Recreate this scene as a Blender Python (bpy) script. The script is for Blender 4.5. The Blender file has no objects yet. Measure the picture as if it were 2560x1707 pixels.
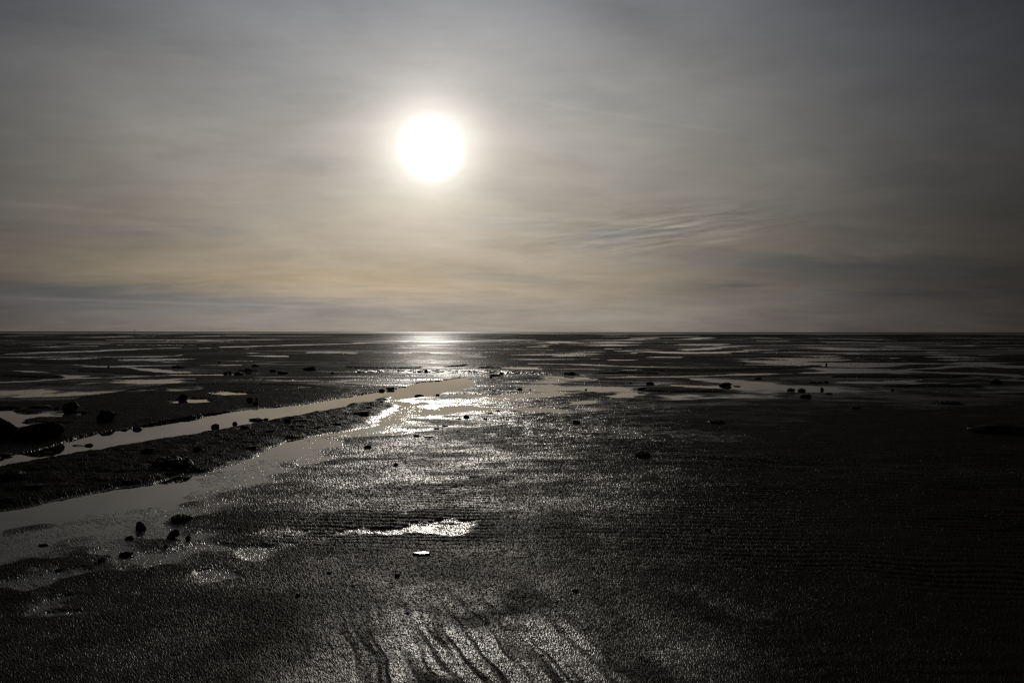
import bpy, bmesh, math, random
import numpy as np
from mathutils import Matrix, Vector, noise as mnoise

sc = bpy.context.scene
col = sc.collection
R = math.radians
rnd = random.Random(11)

# ---------------------------------------------------------------- camera
CAM_H = 1.7
W, H_IMG, FPX = 2560.0, 1707.0, 2560.0 * 28.0 / 36.0
PITCH = math.atan((853.5 - 829.5) / FPX)
ROLL = math.atan(3.0 / 2560.0)
cam_d = bpy.data.cameras.new("camera")
cam_d.lens = 28.0
cam_d.sensor_width = 36.0
cam_d.clip_start = 0.05
cam_d.clip_end = 60000.0
cam = bpy.data.objects.new("camera", cam_d)
col.objects.link(cam)
CAM_M = Matrix.Rotation(math.pi / 2 - PITCH, 4, 'X') @ Matrix.Rotation(ROLL, 4, 'Z')
cam.matrix_world = Matrix.Translation((0, 0, CAM_H)) @ CAM_M
sc.camera = cam


def ray(px, py):
    v = Vector(((px - W / 2) / FPX, -(py - H_IMG / 2) / FPX, -1.0))
    v = CAM_M.to_3x3() @ v
    return v.normalized()


def ground_at(px, py, z=0.0):
    r = ray(px, max(py, 829.6 + 1.2))
    if r.z > -0.0012:
        r.z = -0.0012
    t = (z - CAM_H) / r.z
    return (r.x * t, r.y * t)


# ---------------------------------------------------------------- sun and sky
SUN = ray(1078, 372)
SUN_EL = math.asin(SUN.z)
SUN_AZ = math.atan2(SUN.x, SUN.y)
sun_d = bpy.data.lights.new("sun", 'SUN')
sun_d.energy = 0.36
sun_d.angle = R(0.6)
sun_d.color = (1.0, 0.93, 0.82)
sun = bpy.data.objects.new("sun", sun_d)
sun.rotation_euler = Vector((-SUN.x, -SUN.y, -SUN.z)).to_track_quat('-Z', 'Y').to_euler()
sun.location = (0, 0, 60)
col.objects.link(sun)

sc.view_settings.view_transform = 'Standard'
sc.view_settings.look = 'None'
sc.view_settings.exposure = 0.0
sc.view_settings.gamma = 1.0
sc.view_settings.use_curve_mapping = False

world = bpy.data.worlds.new("World")
sc.world = world
world.use_nodes = True
wt = world.node_tree
wt.nodes.clear()


class S:
    """A scalar socket (or number) with arithmetic that builds Math nodes."""
    def __init__(self, tree, s):
        self.t, self.s = tree, s

    def op(self, o, *others, swap=False):
        n = self.t.nodes.new('ShaderNodeMath')
        n.operation = o
        args = [self] + list(others)
        if swap:
            args = args[::-1]
        for i, a in enumerate(args):
            v = a.s if isinstance(a, S) else a
            if isinstance(v, (int, float)):
                n.inputs[i].default_value = v
            else:
                self.t.links.new(v, n.inputs[i])
        return S(self.t, n.outputs[0])

    def __add__(self, b): return self.op('ADD', b)
    __radd__ = __add__
    def __mul__(self, b): return self.op('MULTIPLY', b)
    __rmul__ = __mul__
    def __sub__(self, b): return self.op('SUBTRACT', b)
    def __rsub__(self, b): return self.op('SUBTRACT', b, swap=True)
    def __truediv__(self, b): return self.op('DIVIDE', b)
    def __rtruediv__(self, b): return self.op('DIVIDE', b, swap=True)
    def pow(self, b): return self.op('POWER', b)
    def exp(self): return self.op('EXPONENT')
    def clamp(self, a=0.0, b=1.0): return self.op('MAXIMUM', a).op('MINIMUM', b)


def smooth(tree, x, a, b):
    n = tree.nodes.new('ShaderNodeMapRange')
    n.interpolation_type = 'SMOOTHSTEP'
    tree.links.new(x.s, n.inputs['Value'])
    n.inputs['From Min'].default_value = a
    n.inputs['From Max'].default_value = b
    return S(tree, n.outputs[0])


def combine(tree, x, y, z):
    n = tree.nodes.new('ShaderNodeCombineXYZ')
    for i, a in enumerate((x, y, z)):
        v = a.s if isinstance(a, S) else a
        if isinstance(v, (int, float)):
            n.inputs[i].default_value = v
        else:
            tree.links.new(v, n.inputs[i])
    return n.outputs[0]


def tex_noise(tree, vec, scale=1.0, detail=5, rough=0.55, dist=0.0):
    n = tree.nodes.new('ShaderNodeTexNoise')
    tree.links.new(vec, n.inputs['Vector'])
    n.inputs['Scale'].default_value = scale
    n.inputs['Detail'].default_value = detail
    n.inputs['Roughness'].default_value = rough
    n.inputs['Distortion'].default_value = dist
    return S(tree, n.outputs[0])


def build_world():
    t = wt
    tc = t.nodes.new('ShaderNodeTexCoord')
    sp = t.nodes.new('ShaderNodeSeparateXYZ')
    t.links.new(tc.outputs['Generated'], sp.inputs[0])
    x, y, z = (S(t, sp.outputs[i]) for i in range(3))
    el = z.clamp(-1, 1).op('ARCSINE') * 57.29578
    az = x.op('ARCTAN2', y) * 57.29578
    dot = x * SUN.x + y * SUN.y + z * SUN.z
    th = dot.clamp(-1, 1).op('ARCCOSINE') * 57.29578
    # cloud sheet seen from below
    k = 1.0 / (z.op('MAXIMUM', 0.0) + 0.13)
    u, v = x * k, y * k
    ur = u * 0.985 + v * 0.17
    vr = v * 0.985 - u * 0.17
    n1 = tex_noise(t, combine(t, ur * 0.75, vr * 1.15, 3.3), 1.0, 5, 0.55, 0.6)
    n2 = tex_noise(t, combine(t, ur * 1.3, vr * 5.0, 7.1), 1.0, 6, 0.6, 0.5)
    n3 = tex_noise(t, combine(t, u * 1.6 + v * 0.9, v * 1.6 - u * 0.9, 1.7), 1.0, 5, 0.6, 0.3)
    n4 = tex_noise(t, combine(t, u * 3.4 - v * 1.2, v * 6.0 + u * 0.5, 11.3), 1.0, 5, 0.62, 0.8)
    n5 = tex_noise(t, combine(t, az * 0.20 + el * 0.5, el * 2.6 - az * 0.30, 5.5), 1.0, 4, 0.6, 0.7)
    # wispy warp for the placed cloud bands
    azw = az + (n3 - 0.5) * 7.0
    elw = el + (n2 - 0.5) * 2.2 + (n1 - 0.5) * 1.2

    def band(px, py, sa, se, tilt=0.0, a=azw, e=elw):
        d = ray(px, py)
        a0 = math.degrees(math.atan2(d.x, d.y))
        e0 = math.degrees(math.asin(d.z))
        ct, st = math.cos(R(tilt)), math.sin(R(tilt))
        da, de = a - a0, e - e0
        p = (da * ct + de * st) / sa
        q = (de * ct - da * st) / se
        return ((p * p + q * q) * -0.5).exp()

    # veil brightness: a wide glow about the sun through thin high cloud
    veil = ((th * th) * (-0.5 / (16.4 ** 2))).exp() * 0.415 + 0.010
    ramp = t.nodes.new('ShaderNodeValToRGB')
    cr = ramp.color_ramp
    stops = [(0.0, .93, (1.10, .98, .85)), (1.8, .88, (1.09, .98, .87)), (3.6, .82, (1.14, .98, .79)),
             (6.3, .86, (1.10, .982, .82)), (10.8, .93, (1.04, .99, .885)), (16.0, .90, (1.0, .995, .975)),
             (22.0, .76, (.965, 1.0, 1.07)), (40.0, .60, (.92, 1.0, 1.13)), (90.0, .5, (.9, 1.0, 1.16))]
    cr.elements[0].position = 0.0
    cr.elements[1].position = 1.0
    for e_, l_, c_ in stops[1:-1]:
        cr.elements.new(e_ / 90.0)
    for el_, (e_, l_, c_) in zip(cr.elements, stops):
        el_.position = e_ / 90.0
        el_.color = (c_[0] * l_, c_[1] * l_, c_[2] * l_, 1.0)
    fac = (el / 90.0).clamp()
    t.links.new(fac.s, ramp.inputs[0])

    blue = (band(1600, 588, 3.8, .42, 4) * 0.75 + band(2060, 668, 8.5, .62, -4) * 1.0
            + band(1790, 716, 1.8, .28, 0) * 0.8 + band(2200, 742, 9, .25, 0) * 0.5
            + band(90, 722, 9.0, .45, -3) * 0.8 + band(300, 775, 16, .55, 0) * 0.45
            + band(1250, 555, 2.6, .35, -8) * 0.35 + band(1330, 700, 5.0, .22, -2) * 0.35
            + band(380, 580, 3.5, .4, 3) * 0.5 + band(1230, 690, 4.5, .3, -2) * 0.3)
    dark = (band(1550, 30, 3.0, 1.2, -20) * 0.7 + band(330, 110, 7.0, 2.2, -14) * 0.5
            + band(2150, 260, 8.0, 2.5, 12) * 0.35 + band(760, 300, 3.0, .8, 25) * 0.3
            + band(1400, 405, 5.0, .7, -6) * 0.25)
    glowband = (band(560, 690, 12, .9, -2) * 0.5 + band(1000, 690, 9, .8, -2) * 0.4
                + band(1700, 760, 7, .5, -2) * 0.22 + band(1760, 690, 3.0, .25, -6) * 0.25
                + band(1560, 270, 6.0, 1.2, 14) * 0.12)

    def trail(p0, p1, wdt, gain, soft_end=3.0):
        d0, d1 = ray(*p0), ray(*p1)
        a0, e0 = math.degrees(math.atan2(d0.x, d0.y)), math.degrees(math.asin(d0.z))
        a1, e1 = math.degrees(math.atan2(d1.x, d1.y)), math.degrees(math.asin(d1.z))
        sl = (e1 - e0) / (a1 - a0)
        q = (el + (n3 - 0.5) * 0.18 - ((az - a0) * sl + e0)) / wdt
        ends = smooth(t, az, a0 - soft_end, a0 + soft_end) * (1.0 - smooth(t, az, a1 - soft_end, a1 + soft_end))
        return ((q * q) * -0.5).exp() * ends * gain

    streak = (trail((20, 744), (760, 766), .09, .17) + trail((60, 756), (700, 776), .07, .06)
              + trail((1330, 250), (1830, 330), .05, .032, 2.0) + trail((40, 508), (330, 532), .10, .07)
              + trail((1480, 588), (1760, 560), .07, .10, 2.0) + trail((1560, 622), (1850, 598), .07, .09, 2.0)
              + trail((1600, 604), (1800, 586), .05, .07, 1.5))
    wisp = band(1640, 580, 5.5, 1.0, 5, az, el)
    lum = 1.0 + (n1 - 0.5) * 0.62 + (n2 - 0.5) * 0.15 + (n3 - 0.5) * 0.62 + (n4 - 0.5) * 0.13 + (n5 - 0.5) * (wisp * 1.7 + 0.10)
    lum = lum * (1.0 - blue * 0.20) * (1.0 - dark * 0.30) * (1.0 + glowband * 0.22 + streak * 1.6)
    # aureole and the burnt-out disc of the sun behind the cloud
    aure = ((th - 3.5) * -0.42).exp().op('MINIMUM', 1.2) * 0.24
    core = 1.0 / ((th / 1.40).pow(6.2) + 1.0) * 5.0 + (th * th * -0.10).exp() * 0.22
    base = veil * lum

    thin = ((0.5 - n1) * 1.6 + blue * 0.5).clamp()
    far = smooth(t, th, 18.0, 36.0)
    bl_ = blue.clamp()
    tr = base * (1.0 - thin * 0.13) * (1.0 - bl_ * 0.15) * (1.0 - far * 0.03) * (1.0 + glowband * 0.05)
    tg = base * (1.0 - thin * 0.04) * (1.0 - bl_ * 0.05)
    tb = base * (1.0 + thin * 0.08) * (1.0 + bl_ * 0.08) * (1.0 + far * 0.11) * (1.0 - glowband * 0.15)
    rs = t.nodes.new('ShaderNodeSeparateColor')
    t.links.new(ramp.outputs[0], rs.inputs[0])
    cr_, cg_, cb_ = (S(t, rs.outputs[i]) for i in range(3))
    a_r, a_g, a_b = aure * 1.08, aure * 0.98, aure * 0.83
    vcol = combine(t, tr * cr_ + a_r + core, tg * cg_ + a_g + core * 0.985, tb * cb_ + a_b + core * 0.93)

    sky = t.nodes.new('ShaderNodeTexSky')
    sky.sky_type = 'NISHITA'
    sky.sun_disc = False
    sky.sun_elevation = SUN_EL
    sky.sun_rotation = SUN_AZ
    sky.air_density = 1.0
    sky.dust_density = 3.0
    sky.ozone_density = 1.0
    mul = t.nodes.new('ShaderNodeVectorMath')
    mul.operation = 'SCALE'
    t.links.new(sky.outputs[0], mul.inputs[0])
    mul.inputs['Scale'].default_value = 0.0010      # clear sky seen through the veil
    add = t.nodes.new('ShaderNodeVectorMath')
    add.operation = 'ADD'
    t.links.new(mul.outputs[0], add.inputs[0])
    t.links.new(vcol, add.inputs[1])
    bg = t.nodes.new('ShaderNodeBackground')
    bg.inputs['Strength'].default_value = 1.0
    t.links.new(add.outputs[0], bg.inputs['Color'])
    out = t.nodes.new('ShaderNodeOutputWorld')
    t.links.new(bg.outputs[0], out.inputs['Surface'])


build_world()
world.cycles.sampling_method = 'MANUAL'
world.cycles.sample_map_resolution = 1024
sc.cycles.use_denoising = False
sc.cycles.max_bounces = 5
sc.cycles.diffuse_bounces = 2
sc.cycles.glossy_bounces = 3
sc.cycles.sample_clamp_indirect = 4.0
sc.cycles.pixel_filter_type = 'BLACKMAN_HARRIS'
sc.cycles.filter_width = 1.3


# ---------------------------------------------------------------- materials
def new_mat(name):
    m = bpy.data.materials.new(name)
    m.use_nodes = True
    nt = m.node_tree
    bs = nt.nodes['Principled BSDF']
    return m, nt, bs


def mat_mud():
    m, nt, bs = new_mat("wet_mud")
    geo = nt.nodes.new('ShaderNodeNewGeometry')
    at = nt.nodes.new('ShaderNodeAttribute')
    at.attribute_name = 'wet'
    wet = S(nt, at.outputs['Fac'])
    n = tex_noise(nt, geo.outputs['Position'], 3.0, 6, 0.6, 0.2)
    n2 = tex_noise(nt, geo.outputs['Position'], 45.0, 4, 0.65, 0.0)
    f = (wet + (n - 0.5) * 0.35 + (n2 - 0.5) * 0.25).clamp()
    mix = nt.nodes.new('ShaderNodeMix')
    mix.data_type = 'RGBA'
    nt.links.new(n.s, mix.inputs['Factor'])
    mix.inputs[6].default_value = (0.026, 0.022, 0.016, 1)
    mix.inputs[7].default_value = (0.044, 0.037, 0.028, 1)
    nt.links.new(mix.outputs[2], bs.inputs['Base Color'])
    rough = 0.39 - f * 0.16
    nt.links.new(rough.s, bs.inputs['Roughness'])
    spec = 0.14 + f * 0.30
    nt.links.new(spec.s, bs.inputs['Specular IOR Level'])
    bs.inputs['IOR'].default_value = 1.4
    b = nt.nodes.new('ShaderNodeBump')
    b.inputs['Strength'].default_value = 0.35
    b.inputs['Distance'].default_value = 0.004
    n4 = tex_noise(nt, geo.outputs['Position'], 130.0, 3, 0.7, 0.0)
    nt.links.new(n4.s, b.inputs['Height'])
    nt.links.new(b.outputs[0], bs.inputs['Normal'])
    df = nt.nodes.new('ShaderNodeBsdfDiffuse')          # grains too rough to carry a film of water
    nt.links.new(mix.outputs[2], df.inputs['Color'])
    ms = nt.nodes.new('ShaderNodeMixShader')
    gl = (f * 0.85 + 0.15).clamp()
    nt.links.new(gl.s, ms.inputs[0])
    nt.links.new(df.outputs[0], ms.inputs[1])
    nt.links.new(bs.outputs[0], ms.inputs[2])
    nt.links.new(ms.outputs[0], nt.nodes['Material Output'].inputs['Surface'])
    return m


def mat_water(name, rough, bump_scale, bump_d, colr=(0.030, 0.026, 0.020, 1)):
    m, nt, bs = new_mat(name)
    bs.inputs['Base Color'].default_value = colr
    bs.inputs['Roughness'].default_value = rough
    bs.inputs['IOR'].default_value = 1.333
    geo = nt.nodes.new('ShaderNodeNewGeometry')
    mp = nt.nodes.new('ShaderNodeMapping')
    mp.inputs['Scale'].default_value = (0.6, 1.0, 1.0)
    nt.links.new(geo.outputs['Position'], mp.inputs['Vector'])
    n = tex_noise(nt, mp.outputs[0], bump_scale, 3, 0.5, 0.2)
    b = nt.nodes.new('ShaderNodeBump')
    b.inputs['Strength'].default_value = 1.0
    b.inputs['Distance'].default_value = bump_d
    nt.links.new(n.s, b.inputs['Height'])
    nt.links.new(b.outputs[0], bs.inputs['Normal'])
    return m


def mat_simple(name, c1, c2, rough, spec, scale=9.0, bump=0.4):
    m, nt, bs = new_mat(name)
    tc = nt.nodes.new('ShaderNodeTexCoord')
    n = tex_noise(nt, tc.outputs['Object'], scale, 6, 0.65, 0.3)
    mix = nt.nodes.new('ShaderNodeMix')
    mix.data_type = 'RGBA'
    nt.links.new(n.s, mix.inputs['Factor'])
    mix.inputs[6].default_value = (*c1, 1)
    mix.inputs[7].default_value = (*c2, 1)
    nt.links.new(mix.outputs[2], bs.inputs['Base Color'])
    bs.inputs['Roughness'].default_value = rough
    bs.inputs['Specular IOR Level'].default_value = spec
    b = nt.nodes.new('ShaderNodeBump')
    b.inputs['Strength'].default_value = bump
    b.inputs['Distance'].default_value = 0.01
    n2 = tex_noise(nt, tc.outputs['Object'], scale * 4, 5, 0.65, 0.0)
    nt.links.new(n2.s, b.inputs['Height'])
    nt.links.new(b.outputs[0], bs.inputs['Normal'])
    return m


M_MUD = mat_mud()
M_POOL = mat_water("still_water", 0.025, 7.0, 0.00025)
M_SEA = mat_water("sea_water", 0.55, 0.5, 0.05, (0.012, 0.016, 0.018, 1))
M_ROCK = mat_simple("dark_stone", (0.026, 0.024, 0.020), (0.070, 0.064, 0.054), 0.60, 0.14)
M_GLINT = mat_simple("glossy_glint_slab", (0.03, 0.03, 0.028), (0.06, 0.055, 0.05), 0.16, 0.6, 9, 0.05)  # low roughness for the slab added to catch the sun glint
M_BOULDER = mat_simple("black_weedy_stone", (0.010, 0.010, 0.007), (0.034, 0.032, 0.022), 0.8, 0.05)
M_CLOD = mat_simple("mud_lump", (0.026, 0.022, 0.017), (0.050, 0.043, 0.033), 0.62, 0.18, 14)
M_WEED = mat_simple("bladderwrack", (0.018, 0.019, 0.008), (0.050, 0.046, 0.018), 0.42, 0.35, 20, 0.2)
M_SHELL = mat_simple("shell", (0.55, 0.52, 0.46), (0.78, 0.75, 0.70), 0.4, 0.4, 30, 0.1)
M_WOOD = mat_simple("wet_wood", (0.030, 0.024, 0.018), (0.07, 0.055, 0.04), 0.6, 0.2, 12)
M_FEATHER = mat_simple("dark_feather", (0.03, 0.03, 0.032), (0.06, 0.06, 0.06), 0.7, 0.2, 8, 0.1)

# ---------------------------------------------------------------- noise on the terrain grid
prng = np.random.RandomState(5)
PERM = prng.permutation(4096).astype(np.int64)
ANG = prng.rand(4096) * 2 * np.pi
GX, GY = np.cos(ANG).astype(np.float32), np.sin(ANG).astype(np.float32)


def gnoise(x, y, seed=0):
    xi = np.floor(x).astype(np.int64)
    yi = np.floor(y).astype(np.int64)
    xf = (x - xi).astype(np.float32)
    yf = (y - yi).astype(np.float32)
    u = xf * xf * xf * (xf * (xf * 6 - 15) + 10)
    v = yf * yf * yf * (yf * (yf * 6 - 15) + 10)

    def g(ix, iy, dx, dy):
        h = PERM[(PERM[(ix + seed * 57) & 4095] + iy) & 4095]
        return GX[h] * dx + GY[h] * dy
    a = g(xi, yi, xf, yf)
    b = g(xi + 1, yi, xf - 1, yf)
    c = g(xi, yi + 1, xf, yf - 1)
    d = g(xi + 1, yi + 1, xf - 1, yf - 1)
    return ((a + u * (b - a)) + v * ((c + u * (d - c)) - (a + u * (b - a)))) * 1.5


def sstep(a, b, x):
    t = np.clip((x - a) / (b - a), 0, 1)
    return t * t * (3 - 2 * t)


# polar grid about the spot below the tripod: fine in front, coarse elsewhere
AZ = np.radians(np.concatenate([np.linspace(-180, -37, 60)[:-1], np.linspace(-37, 37, 1240),
                                np.linspace(37, 180, 60)[1:]]))
RR = np.concatenate([np.geomspace(0.25, 3.3, 26)[:-1], np.geomspace(3.3, 55, 800)[:-1], np.geomspace(55, 1000, 245)])
NA, NR = len(AZ), len(RR)
A2, R2 = np.meshgrid(AZ, RR)
X, Y = (R2 * np.sin(A2)), (R2 * np.cos(A2))
D = R2
SP = np.gradient(RR)[:, None] * np.ones_like(A2)           # radial spacing
INV = sstep(math.radians(60), math.radians(38), np.abs(A2))  # fades fine detail outside the fine sector


def octave(lam, seed, sx=1.0, rot=0.0, k=1.6):
    """gradient noise of wavelength lam, faded where the grid is too coarse for it"""
    c, s = math.cos(rot), math.sin(rot)
    att = sstep(k * 0.6, k * 1.6, lam / SP)
    rows = np.where(att.max(axis=1) > 0)[0]
    out = np.zeros_like(X, dtype=np.float32)
    if len(rows) == 0:
        return out
    r0, r1 = rows.min(), rows.max() + 1
    xx, yy = X[r0:r1], Y[r0:r1]
    p, q = (xx * c + yy * s) / (lam * sx), (yy * c - xx * s) / lam
    out[r0:r1] = gnoise(p + 91.3 * seed, q + 37.7 * seed, seed) * att[r0:r1]
    return out


N = {}
for i, lam in enumerate((0.035, 0.07, 0.14, 0.3, 0.6, 1.3, 2.8, 6.0, 13.0, 28.0, 60.0)):
    N[lam] = octave(lam, i + 1, 1.0 if lam < 1 else 1.5)
# raggedness of shore lines, growing with distance
E = np.zeros_like(X, dtype=np.float32)
for lam in (0.07, 0.14, 0.3, 0.6, 1.3, 2.8, 6.0, 13.0):
    E += N[lam] * lam * 0.30 * sstep(0.13 * 1.6, 0.13 * 0.5, lam / np.maximum(D, 1))


def block(poly, margin):
    """grid rows and columns that can touch the polygon"""
    p = np.array(poly)
    r = np.hypot(p[:, 0], p[:, 1])
    a = np.arctan2(p[:, 0], p[:, 1])
    rm = max(r.min() * (1 - margin) - .2, RR[0])
    rM = r.max() * (1 + margin) + .2
    i0, i1 = np.searchsorted(RR, rm), np.searchsorted(RR, rM)
    # straight edges bow inwards in polar space, so widen the near side
    i0 = max(0, np.searchsorted(RR, rm * math.cos(min(0.6, (a.max() - a.min()) / 2))))
    am = margin + 0.02
    j0, j1 = np.searchsorted(AZ, a.min() - am), np.searchsorted(AZ, a.max() + am)
    return slice(max(i0 - 1, 0), min(i1 + 1, NR)), slice(max(j0 - 1, 0), min(j1 + 1, NA))


def sdist(poly, bl):
    """signed distance in metres, positive inside"""
    px, py = X[bl].astype(np.float32), Y[bl].astype(np.float32)
    best = np.full(px.shape, 1e12, dtype=np.float32)
    ins = np.zeros(px.shape, dtype=bool)
    n = len(poly)
    for i in range(n):
        x0, y0 = poly[i]
        x1, y1 = poly[(i + 1) % n]
        ex, ey = x1 - x0, y1 - y0
        L = ex * ex + ey * ey + 1e-9
        wx, wy = px - x0, py - y0
        t = np.clip((wx * ex + wy * ey) / L, 0, 1)
        dx, dy = wx - t * ex, wy - t * ey
        best = np.minimum(best, dx * dx + dy * dy)
        if y0 != y1:
            c = (y0 > py) != (y1 > py)
            ins ^= c & (px < (x1 - x0) * (py - y0) / (y1 - y0) + x0)
    d = np.sqrt(best)
    return np.where(ins, d, -d)


def strip(pts):
    """ribbon polygon (in photo pixels) from (x, y, half height) stations"""
    top = [(x, y - h) for x, y, h in pts]
    bot = [(x, y + h) for x, y, h in reversed(pts)]
    return top + bot


def to_ground(poly, z=0.0):
    return [ground_at(x, y, z) for x, y in poly]


# ---------------------------------------------------------------- terrain
GRAIN = prng.randn(*X.shape).astype(np.float32)
g_amp = 0.00021 * np.minimum(D, 9.0) * (1 - 0.5 * sstep(25, 70, D))
near = sstep(34, 14, D)

Hgt = np.full(X.shape, 0.014, dtype=np.float32)
Hgt += 0.010 * N[6.0] * sstep(60, 20, D) + 0.008 * N[2.8] * sstep(70, 15, D) + 0.006 * N[1.3] * sstep(45, 15, D)
Hgt += 0.016 * sstep(-0.5, 5.0, X - 0.12 * Y) * sstep(24, 12, D)           # the drier flat on the right
Hgt += sstep(45, 90, D) * (0.010 * N[13.0] + 0.016 * N[28.0] * sstep(60, 200, D) + 0.02 * N[60.0] * sstep(150, 400, D))
FILM = np.zeros_like(Hgt)
ROUGH = np.zeros_like(Hgt)


def water(poly, soft=0.006, depth=0.03, film=False, edge=1.0, z=0.0, grd=False, lvl=-0.3):
    gp = poly if grd else to_ground(poly, z)
    bl = block(gp, soft * 2.5 + 0.03)
    if bl[0].start >= bl[0].stop or bl[1].start >= bl[1].stop:
        return
    s = sdist(gp, bl) + E[bl] * edge
    d = D[bl]
    w = sstep(-soft * d, soft * d, s)
    tgt = lvl * np.sqrt((0.7 * g_amp[bl]) ** 2 + 0.0013 ** 2) if film else -depth
    Hgt[bl] = Hgt[bl] * (1 - w) + tgt * w
    FILM[bl] = np.maximum(FILM[bl], w * (1.0 if film else 0.7))


def bank(poly, height, rise=0.15, z=0.0, edge=0.5, rough=0.0, mode='add'):
    gp = to_ground(poly, z)
    bl = block(gp, 0.06)
    s = sdist(gp, bl) + E[bl] * edge
    w = sstep(-rise * 0.3, rise, s)
    if mode == 'set':
        Hgt[bl] = Hgt[bl] * (1 - w) + (height + 0.25 * Hgt[bl]) * w
    else:
        Hgt[bl] += height * w
    FILM[bl] *= (1 - w)
    ROUGH[bl] = np.maximum(ROUGH[bl], rough * w)


A_FAR = [(0, 1146), (26, 1139), (82, 1128), (143, 1116), (184, 1100), (245, 1083), (294, 1076), (353, 1068), (388, 1062),
         (440, 1054), (497, 1046), (528, 1038), (566, 1032), (630, 1023), (715, 1016), (777, 1009), (824, 1000), (880, 992),
         (921, 986), (961, 978), (990, 973), (1031, 962), (1060, 956), (1111, 953), (1140, 946), (1166, 942)]
A_NEAR = [(1186, 950), (1170, 958), (1145, 965), (1104, 969), (1064, 976), (1013, 982), (966, 986), (941, 993), (920, 1000),
          (869, 1006), (828, 1014), (766, 1024), (736, 1030), (705, 1035), (675, 1041), (634, 1045), (615, 1053), (583, 1060),
          (532, 1068), (501, 1073), (440, 1083), (408, 1087), (347, 1098), (296, 1106), (235, 1117), (143, 1129), (122, 1133),
          (51, 1145), (0, 1154)]
B_FAR = [(-60, 1284), (0, 1273), (82, 1261), (155, 1243), (224, 1231), (306, 1216), (388, 1208), (430, 1193), (480, 1185), (517, 1181),
         (562, 1165), (600, 1150), (644, 1138), (652, 1122), (685, 1111), (730, 1099), (766, 1092), (813, 1082), (880, 1074),
         (930, 1062), (975, 1050)]
B_NEAR = [(1000, 1060), (970, 1074), (880, 1086), (828, 1090), (797, 1101), (775, 1116), (777, 1134), (730, 1150), (705, 1162),
          (664, 1187), (634, 1203), (583, 1219), (542, 1230), (501, 1246), (477, 1262), (449, 1276), (415, 1288), (340, 1300), (250, 1310),
          (120, 1312), (0, 1330), (-60, 1340)]

# far mud shelf beyond the upper channel and its undercut lip
bank([(-40, 1100), (150, 1103)] + [(x, y - 1) for x, y in A_FAR[4:17]] + [(900, 975), (760, 960), (420, 958), (160, 1000), (-40, 1010)],
     0.022, 0.2, rough=0.4)
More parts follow.
